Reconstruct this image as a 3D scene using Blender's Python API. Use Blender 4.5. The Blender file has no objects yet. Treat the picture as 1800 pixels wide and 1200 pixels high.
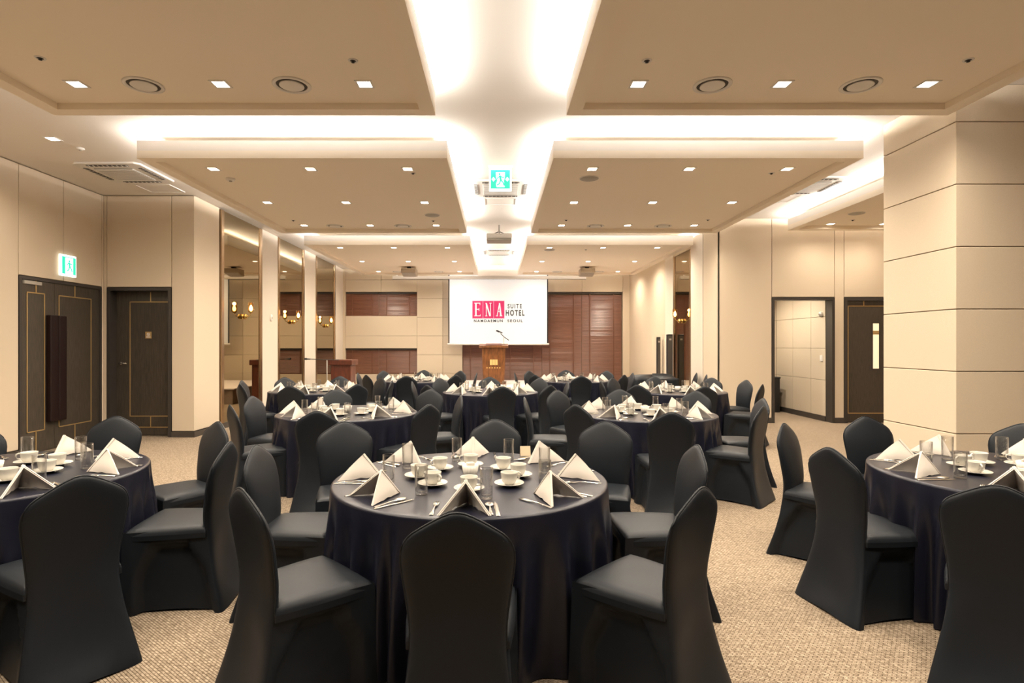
import bpy, math, random
from mathutils import Vector, Matrix
random.seed(7)
S = bpy.context.scene
COL = S.collection
PI = math.pi

# ------------------------------------------------------------------ camera, world, exposure
cam_d = bpy.data.cameras.new('camera')
cam = bpy.data.objects.new('camera', cam_d)
COL.objects.link(cam)
cam.location = (0, 0, 1.48)
cam.rotation_euler = (PI/2, 0, 0)
cam_d.sensor_width = 36
cam_d.lens = 987/1800*36
cam_d.shift_x = 27/1800
cam_d.shift_y = 6/1800
cam_d.clip_start = 0.05
S.camera = cam
W = bpy.data.worlds.new('world'); S.world = W
W.use_nodes = True
W.node_tree.nodes['Background'].inputs[0].default_value = (1, .93, .85, 1)
W.node_tree.nodes['Background'].inputs[1].default_value = 0.05
S.view_settings.view_transform = 'Standard'
S.view_settings.look = 'None'
S.view_settings.gamma = 1
S.view_settings.exposure = 0.26
S.cycles.use_denoising = True
S.cycles.max_bounces = 10
S.cycles.diffuse_bounces = 6
S.cycles.transparent_max_bounces = 16
S.cycles.caustics_reflective = False
S.cycles.caustics_refractive = False
S.cycles.sample_clamp_indirect = 6

LED_WM = 13.5          # cove strip, watts per metre
SPOT_W = 178.0          # each downlight
WARM = (1, .87, .70)
COVE = (1, .945, .87)

# cove strips: (start, end, direction of the glow)
def led(a, b, e, wm):
    a, b, e = Vector(a), Vector(b), Vector(e).normalized()
    d = (b-a); L = d.length; X = d.normalized(); Z = -e
    Y = Z.cross(X).normalized(); X = Y.cross(Z).normalized()
    l = bpy.data.lights.new('cove_led_strip', 'AREA')
    l.shape = 'RECTANGLE'; l.size = L; l.size_y = .03
    l.energy = wm*L; l.color = COVE
    o = bpy.data.objects.new('cove_led_strip', l)
    m = Matrix((X, Y, Z)).transposed().to_4x4(); m.translation = (a+b)/2
    o.matrix_world = m
    COL.objects.link(o)

ZC = 3.88              # upper ceiling
ZP = 3.58              # underside of the dropped panels
ZF = 3.636             # recessed field of a dropped panel
LX0, LX1, RX0, RX1 = -4.05, -.56, .64, 4.13
ROWS = [(.90, 5.14), (6.32, 10.57), (11.80, 16.85)]
PANELS = []
for r, (y0, y1) in enumerate(ROWS):
    PANELS.append((LX0, LX1, y0, y1, ('front', 'middle', 'rear')[r]+' left'))
    PANELS.append((RX0, RX1, y0, y1, ('front', 'middle', 'rear')[r]+' right'))
PANELS.append((5.34, 7.75, 6.45, 10.30, 'alcove'))
for x0, x1, y0, y1, nm in PANELS:
    i, z = .055, 3.782
    left_w = LED_WM*(.7 if x0 < -4 else 1)
    right_w = LED_WM*(.6 if (x1 > 4) else 1)
    led((x0+i, y0+i, z), (x1-i, y0+i, z), (0, -.7, .95), LED_WM)
    led((x0+i, y1-i, z), (x1-i, y1-i, z), (0, .7, .95), LED_WM)
    led((x0+i, y0+i, z), (x0+i, y1-i, z), (-.7, 0, .95), left_w)
    led((x1-i, y0+i, z), (x1-i, y1-i, z), (.7, 0, .95), right_w)

# ------------------------------------------------------------------ materials
def mat(name, col, rough=.6, metal=0, emit=None, es=0, bump=None, spec=.5, sheen=0, coat=0, trans=0, vary=None):
    m = bpy.data.materials.new(name); m.use_nodes = True
    n = m.node_tree.nodes; l = m.node_tree.links
    p = n['Principled BSDF']
    p.inputs['Base Color'].default_value = (*col, 1)
    p.inputs['Roughness'].default_value = rough
    p.inputs['Metallic'].default_value = metal
    p.inputs['Specular IOR Level'].default_value = spec
    p.inputs['Sheen Weight'].default_value = sheen
    p.inputs['Coat Weight'].default_value = coat
    if emit:
        p.inputs['Emission Color'].default_value = (*emit, 1)
        p.inputs['Emission Strength'].default_value = es
    tc = n.new('ShaderNodeTexCoord')
    if vary:      # (scale, amount, stretch)
        sc, am, st = vary
        mp = n.new('ShaderNodeMapping'); mp.inputs['Scale'].default_value = st
        l.new(tc.outputs['Object'], mp.inputs[0])
        no = n.new('ShaderNodeTexNoise'); no.inputs['Scale'].default_value = sc
        no.inputs['Detail'].default_value = 5
        l.new(mp.outputs[0], no.inputs['Vector'])
        cr = n.new('ShaderNodeValToRGB')
        cr.color_ramp.elements[0].position = .3; cr.color_ramp.elements[1].position = .7
        cr.color_ramp.elements[0].color = (*[c*(1-am) for c in col], 1)
        cr.color_ramp.elements[1].color = (*[min(1, c*(1+am)) for c in col], 1)
        l.new(no.outputs['Fac'], cr.inputs[0]); l.new(cr.outputs[0], p.inputs['Base Color'])
    if bump:      # (scale, strength)
        no = n.new('ShaderNodeTexNoise'); no.inputs['Scale'].default_value = bump[0]
        no.inputs['Detail'].default_value = 3
        l.new(tc.outputs['Object'], no.inputs['Vector'])
        b = n.new('ShaderNodeBump'); b.inputs['Strength'].default_value = bump[1]; b.inputs['Distance'].default_value = .004
        l.new(no.outputs['Fac'], b.inputs['Height']); l.new(b.outputs[0], p.inputs['Normal'])
    return m

M = {}
M['paint'] = mat('ceiling_paint', (.86, .82, .77), .75)
M['field'] = mat('bounce_tinted_paint', (.93, .845, .725), .8)  # lighter, warmer copy of the ceiling paint, standing in for bounced light
M['fabric'] = mat('wall_fabric', (.63, .53, .405), .85, bump=(260, .25), vary=(220, .05, (1, 1, 1)))
M['tile'] = mat('wall_tile', (.60, .51, .39), .8, bump=(200, .2), vary=(160, .05, (1, 1, 1)))
M['pilaster'] = mat('pilaster_fabric', (.68, .61, .52), .8, vary=(60, .06, (12, 12, .2)))
M['backing'] = mat('joint_backing', (.28, .21, .14), .8)
M['base'] = mat('baseboard_paint', (.05, .042, .035), .5)
M['darkwood'] = mat('dark_oak_veneer', (.046, .037, .027), .45, vary=(9, .38, (9, 9, .7)))
M['frame'] = mat('door_frame_lacquer', (.035, .03, .026), .4)
M['gold'] = mat('brushed_gold', (.60, .42, .19), .45, .75)
M['leaf'] = mat('gold_leaf', (.72, .50, .20), .4, .2)
M['brass'] = mat('polished_brass', (.75, .52, .2), .15, 1)
M['oxblood'] = mat('oxblood_leather', (.010, .003, .003), .5, spec=.25)
M['mirror'] = mat('bronze_mirror', (.38, .305, .19), .02, 1)
M['bronze'] = mat('bronze_strip', (.40, .28, .17), .25, 1)
M['spandex'] = mat('black_spandex', (.0085, .0108, .0145), .45, spec=.22, bump=(900, .1))
M['satin'] = mat('navy_satin', (.0088, .0096, .0180), .29, spec=.27, bump=(700, .08))
M['napkin'] = mat('cream_linen', (.58, .53, .475), .8, bump=(900, .15))
M['china'] = mat('white_china', (.60, .575, .52), .16, coat=.4)
M['steel'] = mat('cutlery_steel', (.78, .75, .70), .18, 1)
M['white'] = mat('white_plastic', (.80, .78, .75), .4)
M['grey'] = mat('grey_plastic', (.38, .35, .31), .5)
M['tan'] = mat('tan_enamel', (.50, .44, .36), .6)
M['vent'] = mat('vent_dark', (.06, .05, .04), .6)
M['black'] = mat('black_metal', (.012, .012, .014), .4)
M['blind'] = mat('walnut_blind', (.15, .056, .028), .34, vary=(6, .3, (.5, 4, 14)))
M['podium'] = mat('podium_walnut', (.15, .058, .018), .32, vary=(7, .45, (3, 3, .8)))
M['lectern'] = mat('red_mahogany', (.105, .028, .014), .35, vary=(7, .3, (3, 3, .8)))
M['stage'] = mat('stage_top_felt', (.55, .50, .48), .85, bump=(300, .2))
M['skirt'] = mat('stage_skirt', (.20, .15, .115), .7)
M['card'] = mat('kraft_card', (.62, .50, .34), .7)
M['lamp'] = mat('downlight_lens', (1, .95, .85), .4, emit=(1, .88, .70), es=14)
M['bulb'] = mat('candle_bulb', (1, .9, .7), .4, emit=(1, .66, .28), es=22)
M['screen'] = mat('projection_screen', (.45, .44, .43), .95, emit=(1, .975, .955), es=.42)
M['pink'] = mat('logo_crimson', (.33, .012, .07), .9, emit=(.55, .03, .12), es=.42)
M['pinkline'] = mat('logo_rose_line', (.6, .2, .3), .8, emit=(.85, .42, .52), es=.3)
M['ink'] = mat('logo_ink', (.03, .03, .03), .8)
M['exit_green'] = mat('exit_green', (.02, .5, .3), .5, emit=(.03, .70, .42), es=.9)
M['exit_white'] = mat('exit_white', (.9, .95, .92), .5, emit=(.9, 1, .95), es=1.15)
M['glow_pane'] = mat('lit_vision_glass', (.8, .72, .52), .3, emit=(1, .86, .58), es=.55)

def glass_mat(name, tint, refl):
    m = bpy.data.materials.new(name); m.use_nodes = True
    n = m.node_tree.nodes; l = m.node_tree.links
    n.remove(n['Principled BSDF'])
    t = n.new('ShaderNodeBsdfTransparent'); t.inputs[0].default_value = (*tint, 1)
    g = n.new('ShaderNodeBsdfGlossy'); g.inputs['Roughness'].default_value = .03
    fc = n.new('ShaderNodeLayerWeight'); fc.inputs['Blend'].default_value = .5
    pw = n.new('ShaderNodeMath'); pw.operation = 'POWER'; pw.inputs[1].default_value = refl
    l.new(fc.outputs['Facing'], pw.inputs[0])
    lw = n.new('ShaderNodeMath'); lw.operation = 'MULTIPLY_ADD'; lw.inputs[1].default_value = .95; lw.inputs[2].default_value = .035
    l.new(pw.outputs[0], lw.inputs[0])
    mx = n.new('ShaderNodeMixShader')
    l.new(lw.outputs[0], mx.inputs[0]); l.new(t.outputs[0], mx.inputs[1]); l.new(g.outputs[0], mx.inputs[2])
    l.new(mx.outputs[0], n['Material Output'].inputs[0])
    return m
M['glass'] = glass_mat('clear_glass', (.955, .955, .95), 1.7)
M['amber'] = glass_mat('amber_glass', (1, .86, .62), 3.0)

def carpet():
    m = bpy.data.materials.new('woven_carpet'); m.use_nodes = True
    n = m.node_tree.nodes; l = m.node_tree.links; p = n['Principled BSDF']
    p.inputs['Roughness'].default_value = .95; p.inputs['Specular IOR Level'].default_value = .1
    tc = n.new('ShaderNodeTexCoord')
    mp = n.new('ShaderNodeMapping'); mp.inputs['Rotation'].default_value = (0, 0, math.radians(38))
    l.new(tc.outputs['Object'], mp.inputs[0])
    br = n.new('ShaderNodeTexBrick')
    br.inputs['Scale'].default_value = 1.0
    br.inputs['Brick Width'].default_value = .034; br.inputs['Row Height'].default_value = .013
    br.inputs['Mortar Size'].default_value = .0022; br.inputs['Mortar Smooth'].default_value = .6
    br.inputs['Color1'].default_value = (.43, .350, .265, 1); br.inputs['Color2'].default_value = (.32, .255, .188, 1)
    br.inputs['Mortar'].default_value = (.12, .085, .056, 1)
    l.new(mp.outputs[0], br.inputs['Vector'])
    no = n.new('ShaderNodeTexNoise'); no.inputs['Scale'].default_value = 55; no.inputs['Detail'].default_value = 4
    l.new(tc.outputs['Object'], no.inputs['Vector'])
    cr = n.new('ShaderNodeValToRGB')
    cr.color_ramp.elements[0].position = .36; cr.color_ramp.elements[0].color = (.55, .52, .48, 1)
    cr.color_ramp.elements[1].position = .62; cr.color_ramp.elements[1].color = (1.0, 1.0, 1.0, 1)
    l.new(no.outputs['Fac'], cr.inputs[0])
    mx = n.new('ShaderNodeMix'); mx.data_type = 'RGBA'; mx.blend_type = 'MULTIPLY'; mx.inputs['Factor'].default_value = .95
    l.new(br.outputs['Color'], mx.inputs['A']); l.new(cr.outputs[0], mx.inputs['B'])
    l.new(mx.outputs['Result'], p.inputs['Base Color'])
    b = n.new('ShaderNodeBump'); b.inputs['Strength'].default_value = .5; b.inputs['Distance'].default_value = .004
    l.new(br.outputs['Fac'], b.inputs['Height']); b.invert = True
    l.new(b.outputs[0], p.inputs['Normal'])
    return m
M['carpet'] = carpet()

# ------------------------------------------------------------------ mesh helpers
class MB:
    def __init__(s): s.v = []; s.f = []
    def add(s, vs, fs):
        k = len(s.v); s.v += [tuple(p) for p in vs]; s.f += [tuple(i+k for i in f) for f in fs]; return s
    def box(s, x0, x1, y0, y1, z0, z1):
        return s.add([(x0,y0,z0),(x1,y0,z0),(x1,y1,z0),(x0,y1,z0),(x0,y0,z1),(x1,y0,z1),(x1,y1,z1),(x0,y1,z1)],
                     [(0,3,2,1),(4,5,6,7),(0,1,5,4),(1,2,6,5),(2,3,7,6),(3,0,4,7)])
    def rbox(s, c, half, ang):       # box turned about z
        ca, sa = math.cos(ang), math.sin(ang); k = len(s.v)
        s.box(-half[0], half[0], -half[1], half[1], -half[2], half[2])
        for i in range(k, len(s.v)):
            x, y, z = s.v[i]; s.v[i] = (c[0]+x*ca-y*sa, c[1]+x*sa+y*ca, c[2]+z)
        return s
    def prism(s, pts, axis, a, b):   # polygon in the plane across axis, extruded from a to b
        def P(u, w, t): return {'x': (t,u,w), 'y': (u,t,w), 'z': (u,w,t)}[axis]
        n = len(pts)
        return s.add([P(*p, a) for p in pts]+[P(*p, b) for p in pts],
                     [tuple(range(n))[::-1], tuple(range(n, 2*n))]+[(i, (i+1) % n, n+(i+1) % n, n+i) for i in range(n)])
    def lathe(s, prof, n=24, c=(0,0,0), axis='z'):
        vs = []; fs = []
        for r, z in prof:
            for i in range(n):
                a = 2*PI*i/n; x, y = r*math.cos(a), r*math.sin(a)
                q = (x, y, z) if axis == 'z' else ((x, z, y) if axis == 'y' else (z, x, y))
                vs.append((c[0]+q[0], c[1]+q[1], c[2]+q[2]))
        for j in range(len(prof)-1):
            for i in range(n):
                fs.append((j*n+i, j*n+(i+1) % n, (j+1)*n+(i+1) % n, (j+1)*n+i))
        if prof[0][0] > 1e-6: fs.append(tuple(range(n))[::-1])
        if prof[-1][0] > 1e-6: fs.append(tuple((len(prof)-1)*n+i for i in range(n)))
        return s.add(vs, fs)
    def tube(s, pts, r, n=10):
        pts = [Vector(p) for p in pts]; vs = []; fs = []
        for j, p in enumerate(pts):
            d = (pts[min(j+1, len(pts)-1)]-pts[max(j-1, 0)]).normalized()
            u = d.cross(Vector((0,0,1)) if abs(d.z) < .9 else Vector((1,0,0))).normalized(); w = d.cross(u)
            rr = r[j] if isinstance(r, (list, tuple)) else r
            for i in range(n):
                a = 2*PI*i/n; vs.append(p+rr*(math.cos(a)*u+math.sin(a)*w))
        for j in range(len(pts)-1):
            for i in range(n):
                fs.append((j*n+i, j*n+(i+1) % n, (j+1)*n+(i+1) % n, (j+1)*n+i))
        fs += [tuple(range(n))[::-1], tuple((len(pts)-1)*n+i for i in range(n))]
        return s.add(vs, fs)
    def ball(s, c, r, n=16, sq=(1,1,1)):
        k = len(s.v); m = n//2
        s.lathe([(r*math.sin(PI*j/m), -r*math.cos(PI*j/m)) for j in range(m+1)], n)
        for i in range(k, len(s.v)):
            x, y, z = s.v[i]; s.v[i] = (c[0]+x*sq[0], c[1]+y*sq[1], c[2]+z*sq[2])
        return s
    def grid(s, rows):
        nu = len(rows[0]); vs = [p for r in rows for p in r]
        return s.add(vs, [(j*nu+i, j*nu+i+1, (j+1)*nu+i+1, (j+1)*nu+i) for j in range(len(rows)-1) for i in range(nu-1)])
    def mesh(s, name, material, smooth=False):
        me = bpy.data.meshes.new(name); me.from_pydata(s.v, [], s.f); me.validate(); me.update()
        me.materials.append(material)
        if smooth:
            for p in me.polygons: p.use_smooth = True
        return me
    def build(s, name, material, parent=None, smooth=False, loc=None, rz=0, bevel=0, auto=None):
        o = bpy.data.objects.new(name, s.mesh(name, material, smooth)); COL.objects.link(o)
        if parent: o.parent = parent
        if loc: o.location = loc
        if rz: o.rotation_euler = (0, 0, rz)
        if bevel:
            b = o.modifiers.new('bevel', 'BEVEL'); b.width = bevel; b.segments = 2; b.limit_method = 'ANGLE'
        if auto: o.data.set_sharp_from_angle(angle=math.radians(auto))
        return o

def tag(o, label, cat, group=None, kind=None):
    o['label'] = label; o['category'] = cat
    if group: o['group'] = group
    if kind: o['kind'] = kind
    return o
def empty(name, loc=(0,0,0), rz=0):
    o = bpy.data.objects.new(name, None); COL.objects.link(o)
    o.location = loc; o.rotation_euler = (0, 0, rz); o.empty_display_size = .1
    return o
def child(mesh, name, parent, loc=None, rz=0):
    o = bpy.data.objects.new(name, mesh); COL.objects.link(o); o.parent = parent
    if loc: o.location = loc
    if rz: o.rotation_euler = (0, 0, rz)
    return o
def structure(name, mb, material, label, cat):
    return tag(mb.build(name, material), label, cat, kind='structure')
def panel(parent, x0, x1, y0, y1, z0, z1, material='fabric', name='panel', bevel=.004):
    return MB().box(x0, x1, y0, y1, z0, z1).build(name, M[material], parent, bevel=bevel)
def text(body, parent, size, loc, material, rot=(PI/2,0,0), sx=1.0, name='lettering', ext=.001, off=0):
    c = bpy.data.curves.new(name, 'FONT'); c.body = body; c.size = size; c.align_x = 'CENTER'; c.align_y = 'CENTER'
    c.extrude = ext; c.space_character = 1.35; c.offset = off; c.materials.append(material)
    t = bpy.data.objects.new(name, c); COL.objects.link(t)
    me = bpy.data.meshes.new_from_object(t.evaluated_get(bpy.context.evaluated_depsgraph_get()))
    bpy.data.objects.remove(t); me.name = name
    o = bpy.data.objects.new(name, me); COL.objects.link(o); o.parent = parent
    o.location = loc; o.rotation_euler = rot; o.scale = (sx, 1, 1)
    return o

# ------------------------------------------------------------------ the room shell
Y_FAR, X_MIR, X_LEFT, Y_RET, X_RF, Y_RR, X_RIGHT = 17.70, -4.85, -6.30, 9.0, 4.20, 10.65, 7.9
structure('floor', MB().box(-6.7, 8.2, -3.2, 18.2, -.1, 0), M['carpet'], 'beige woven carpet covering the whole banquet hall floor', 'carpet')
structure('ceiling', MB().box(-6.7, 8.2, -3.2, 18.2, ZC, ZC+.15), M['paint'], 'white upper ceiling seen in the gaps between dropped panels', 'ceiling')

w = structure('wall_left', MB().box(X_LEFT-.25, X_LEFT-.03, -3.1, Y_RET+.3, 0, ZC), M['backing'], 'cream panelled wall holding the dark double door', 'wall')
ys = [-3.0, -1.9, -.35, 1.2, 2.75, 4.3, 5.85, 7.40]
for a, b in zip(ys[:-1], ys[1:]): panel(w, X_LEFT-.03, X_LEFT, a+.005, b-.005, .1, ZC-.014)
panel(w, X_LEFT-.03, X_LEFT, 7.405, 8.165, 2.41, ZC-.014)
panel(w, X_LEFT-.03, X_LEFT, 8.175, 8.955, 2.41, ZC-.014)
panel(w, X_LEFT-.03, X_LEFT, 8.965, 9.0, .1, ZC-.014)
tag(MB().box(X_LEFT-.03, X_LEFT+.012, -3.0, 7.40, 0, .09).build('baseboard_left', M['base']), 'dark baseboard along the cream wall before the double door', 'baseboard', kind='structure')

w = structure('wall_left_return', MB().box(X_LEFT-.2, X_MIR-.03, Y_RET+.2, Y_RET+.3, 0, ZC).box(-5.20, X_MIR-.03, Y_RET+.03, Y_RET+.2, 0, ZC)
              .box(X_LEFT-.05, -6.26, Y_RET+.03, Y_RET+.2, 0, ZC).box(-6.26, -5.20, Y_RET+.03, Y_RET+.2, 2.40, ZC), M['backing'], 'cream panelled wall around the single dark door', 'wall')
panel(w, X_LEFT, -6.255, Y_RET, Y_RET+.03, .1, ZC-.014)
panel(w, -6.245, -5.215, Y_RET, Y_RET+.03, 2.41, ZC-.014)
panel(w, -5.205, X_MIR, Y_RET, Y_RET+.03, .1, ZC-.014)
tag(MB().box(-5.21, X_MIR+.012, Y_RET-.012, Y_RET+.03, 0, .09).box(X_MIR-.03, X_MIR+.012, Y_RET+.03, 9.82, 0, .09).build('baseboard_left_return', M['base']),
    'dark baseboard wrapping the corner beside the single door', 'baseboard', kind='structure')

# mirror wall
w = structure('wall_left_far', MB().box(X_MIR-.3, X_MIR-.03, Y_RET+.03, Y_FAR+.2, 0, ZC), M['backing'], 'cream wall with three tall bronze mirrors and pilasters', 'wall')
panel(w, X_MIR-.03, X_MIR, Y_RET+.03, 9.82, .1, ZC-.006)
MIRR = [(9.97, 11.47), (12.54, 14.02), (15.14, 16.72)]
PILA = [(11.59, 12.42), (14.14, 15.02), (16.84, Y_FAR)]
for a, b in PILA: panel(w, X_MIR-.03, X_MIR+.01, a+.004, b-.004, .1, ZC-.006, 'pilaster')
for k, (a, b) in enumerate(MIRR):
    e = empty('wall_mirror', (X_MIR, (a+b)/2, 0)); h = (b-a)/2
    tag(e, ['tall bronze mirror nearest the single dark door, with a brass sconce', 'middle tall bronze mirror between the two pilasters',
            'tall bronze mirror nearest the blinds at the far wall'][k], 'mirror', 'tall wall mirrors')
    MB().box(-.03, 0, -h, h, .10, ZC-.02).build('mirror_glass', M['mirror'], e)
    for s in (-1, 1):
        MB().prism([(-.03, s*h), (.004, s*h), (.022, s*(h+.02)), (.022, s*(h+.105)), (-.03, s*(h+.115))][::s], 'z', .1, ZC-.02).build('frame_strip', M['bronze'], e)
tag(MB().box(X_MIR-.03, X_MIR+.022, 9.82, Y_FAR, 0, .10).build('baseboard_left_far', M['base']), 'dark baseboard under the tall bronze mirrors', 'baseboard', kind='structure')

# far wall with tiles and blinds
w = structure('wall_far', MB().box(X_MIR-.2, X_RF+.3, Y_FAR+.16, Y_FAR+.4, 0, ZC), M['backing'], 'cream tiled end wall with walnut blinds around the screen', 'wall')
ZJ = [.585, 1.175, 1.765, 2.355, 2.945, 3.535]
def tiles(xs, zs):
    for a, b in zip(xs[:-1], xs[1:]):
        for c, d in zip(zs[:-1], zs[1:]): panel(w, a+.003, b-.003, Y_FAR, Y_FAR+.16, c+.003, d-.003, 'tile', 'tile', .003)
tiles([-2.51, -1.70, -1.08], [0]+ZJ+[ZC])
tiles([-4.85, -4.77], [0, ZC])
tiles([-4.77, -3.64, -2.51], [3.15, 3.535, ZC]); tiles([-4.77, -2.51], [1.37, 1.765, 2.395]); tiles([-4.77, -2.51], [0, .56])
tiles([-1.08, .17, 1.43, 2.69, 3.98], [3.15, ZC]); tiles([3.98, 4.2], [0, ZC])
def blind(x0, x1, z0, z1, lab, seedv):
    e = tag(empty('window_blind', ((x0+x1)/2, Y_FAR+.09, z0)), lab, 'blind', 'walnut slat blinds on the end wall')
    h = (x1-x0)/2-.006; H = z1-z0
    MB().box(-h, h, -.035, .045, H-.055, H).build('head_rail', M['frame'], e)
    b = MB(); rnd = random.Random(seedv); z = .03
    while z < H-.075:
        t = math.radians(68+rnd.uniform(-5, 5)); c, s_ = math.cos(t)*.027, math.sin(t)*.027
        b.prism([(-c, z-s_), (-c+.003, z-s_-.001), (c+.003, z+s_-.001), (c, z+s_)], 'x', -h, h); z += .046
    sl = b.build('slats', M['blind'], e); sl['kind'] = 'stuff'
    for fx in (-.6, .6): MB().box(fx*h-.012, fx*h+.012, -.034, -.031, .02, H-.055).build('ladder_tape', M['blind'], e)
    MB().box(-h, h, -.02, .02, 0, .022).build('bottom_rail', M['blind'], e)
for i, (a, b) in enumerate([(-1.08, .17), (.17, 1.43), (1.43, 2.69), (2.69, 3.96)]):
    blind(a, b, .06, 3.15, ['tall walnut blind behind the podium, next to the tiled strip', 'tall walnut blind partly behind the screen, just past the podium',
          'tall walnut blind just clear of the projection screen', 'tall walnut blind in the corner by the column speakers'][i], i)
for i, (a, b) in enumerate([(-4.77, -3.73), (-3.73, -2.51)]):
    blind(a, b, 2.40, 3.15, 'short upper walnut blind '+['next to the mirror wall', 'next to the tiled strip'][i], 9+i)
    blind(a, b, .57, 1.37, 'short lower walnut blind '+['next to the mirror wall', 'next to the tiled strip'][i], 19+i)

# right side: far wall stretch, return wall, alcove, pillar
w = structure('wall_right_far', MB().box(X_RF+.03, X_RF+.3, Y_RR+.03, Y_FAR+.2, 0, ZC), M['backing'], 'cream wall with one narrow bronze mirror and column speakers', 'wall')
panel(w, X_RF, X_RF+.03, Y_RR, 11.41, .1, ZC-.006)
panel(w, X_RF-.01, X_RF+.03, 11.43, 12.12, .1, ZC-.006, 'pilaster')
panel(w, X_RF-.01, X_RF+.03, 13.32, 13.96, .1, ZC-.006, 'pilaster')
panel(w, X_RF, X_RF+.03, 13.97, Y_FAR, .1, ZC-.006)
panel(w, X_RF, X_RF+.03, 12.12, 13.32, 3.56, ZC-.006)
e = tag(empty('wall_mirror', (X_RF, 12.72, 0)), 'narrow bronze mirror beside the column speakers', 'mirror', 'tall wall mirrors')
MB().box(0, .03, -.50, .50, .10, 3.55).build('mirror_glass', M['mirror'], e)
for s in (-1, 1):
    MB().prism([(.03, s*.5), (-.004, s*.5), (-.018, s*.515), (-.018, s*.585), (.03, s*.595)][::-s], 'z', .1, 3.55).build('frame_strip', M['bronze'], e)
tag(MB().box(X_RF-.018, X_RF+.03, Y_RR-.012, Y_FAR, 0, .1).build('baseboard_right_far', M['base']), 'dark baseboard below the narrow bronze mirror', 'baseboard', kind='structure')

DX0, DX1, EX0, EX1 = 5.22, 6.41, 6.59, 7.72
w = structure('wall_right_return', MB().box(X_RF+.03, DX0, Y_RR+.03, Y_RR+.2, 0, ZC).box(DX0, DX1, Y_RR+.03, Y_RR+.2, 2.38, ZC)
              .box(DX1, EX0, Y_RR+.03, Y_RR+.2, 0, ZC).box(EX0, 8.2, Y_RR+.14, Y_RR+.2, 0, ZC).box(EX0, 8.2, Y_RR+.03, Y_RR+.14, 2.38, ZC), M['backing'],
              'cream panelled wall with the open doorway and vision-panel door', 'wall')
panel(w, X_RF, DX0-.005, Y_RR, Y_RR+.03, .1, ZC-.006)
panel(w, DX0+.005, DX1-.005, Y_RR, Y_RR+.03, 2.39, ZC-.006)
panel(w, DX1+.005, EX0-.005, Y_RR, Y_RR+.03, .1, ZC-.006)
panel(w, EX0+.005, 7.9, Y_RR, Y_RR+.03, 2.39, ZC-.006)
tag(MB().box(X_RF-.018, DX0, Y_RR-.012, Y_RR+.03, 0, .1).box(DX1, EX0, Y_RR-.012, Y_RR+.03, 0, .1).build('baseboard_right_return', M['base']),
    'dark baseboard between the open doorway and the dark door', 'baseboard', kind='structure')
w = structure('wall_right', MB().box(X_RIGHT+.03, X_RIGHT+.25, -3.1, Y_RR+.2, 0, ZC), M['backing'], 'cream panelled side wall hidden beyond the pillar', 'wall')
for k in range(9): panel(w, X_RIGHT, X_RIGHT+.03, -3.0+k*1.52+.005, -3.0+(k+1)*1.52-.005, 0, ZC-.006)
w = structure('wall_rear', MB().box(-6.6, 8.2, -3.25, -3.03, 0, ZC), M['backing'], 'added dark rear partition, unseen, dimming the light on the chair backs', 'wall')  # partition invented out of view, dark so little light reaches the chair backs
for k in range(9): panel(w, -6.3+k*1.578+.005, -6.3+(k+1)*1.578-.005, -3.03, -3.0, 0, ZC-.006, 'darkwood')

# pillar with horizontal cladding bands
PX0, PX1, PY0, PY1 = 4.23, 5.45, 5.17, 6.14
p = structure('pillar', MB().box(PX0+.02, PX1-.02, PY0+.02, PY1-.02, 0, ZC), M['backing'], 'wide square pillar clad in cream horizontal bands', 'pillar')
zb = [0, .085, .66, 1.235, 1.81, 2.385, 2.96, 3.535, ZC]
for k, (a, b) in enumerate(zip(zb[:-1], zb[1:])):
    MB().box(PX0, PX1, PY0, PY1, a+.004, b-.004).build('cladding_band', M['base' if k == 0 else 'fabric'], p, bevel=.004)

# corridor seen through the open doorway
CX, CY = 6.35, 12.75
w = structure('wall_corridor', MB().box(CX+.03, CX+.15, Y_RR+.2, CY+.2, 0, 2.9).box(4.5, CX+.15, CY+.03, CY+.2, 0, 2.9).box(4.45, 4.5, Y_RR+.2, CY+.2, 0, 2.9),
              M['backing'], 'cream tiled corridor wall seen through the open doorway', 'wall')
cy = [Y_RR+.2, 11.35, 12.05, CY]
for a, b in zip(cy[:-1], cy[1:]):
    for c, d in zip([.1, .80, 1.41, 2.03, 2.65], [.80, 1.41, 2.03, 2.65, 2.9]): panel(w, CX, CX+.03, a+.003, b-.003, c+.003, d-.003, 'tile', 'tile')
for c, d in zip([.1, .80, 1.41, 2.03, 2.65], [.80, 1.41, 2.03, 2.65, 2.9]): panel(w, 4.5, CX, CY, CY+.03, c+.003, d-.003, 'tile', 'tile')
tag(MB().box(CX-.012, CX+.03, Y_RR+.2, CY, 0, .1).box(4.5, CX, CY-.012, CY+.03, 0, .1).build('baseboard_corridor', M['base']), 'dark baseboard inside the doorway corridor', 'baseboard', kind='structure')
structure('ceiling_corridor', MB().box(4.45, CX+.15, Y_RR+.2, CY+.2, 2.9, 2.95), M['paint'], 'low white ceiling inside the doorway corridor', 'ceiling')
b = tag(MB().box(5.86, 6.22, 12.32, 12.70, 0, .74).build('waste_bin', M['black'], bevel=.01), 'black box-shaped bin standing inside the doorway corridor', 'bin')
MB().box(5.85, 6.23, 12.31, 12.71, .74, .775).build('lid', M['black'], b, bevel=.006)
b = tag(MB().box(6.10, 6.30, CY-.02, CY, 2.28, 2.56).build('wall_plaque', M['gold'], bevel=.003), 'gold framed plaque high on the corridor end wall', 'plaque')
MB().box(6.15, 6.25, CY-.024, CY-.02, 2.34, 2.50).build('inset', M['white'], b)
b = tag(MB().box(CX-.014, CX, 10.93, 11.01, 1.16, 1.28).build('light_switch', M['white'], bevel=.003), 'white light switch on the corridor wall', 'switch')
MB().box(CX-.02, CX-.014, 10.95, 10.99, 1.19, 1.25).build('rocker', M['white'], b)
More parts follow.
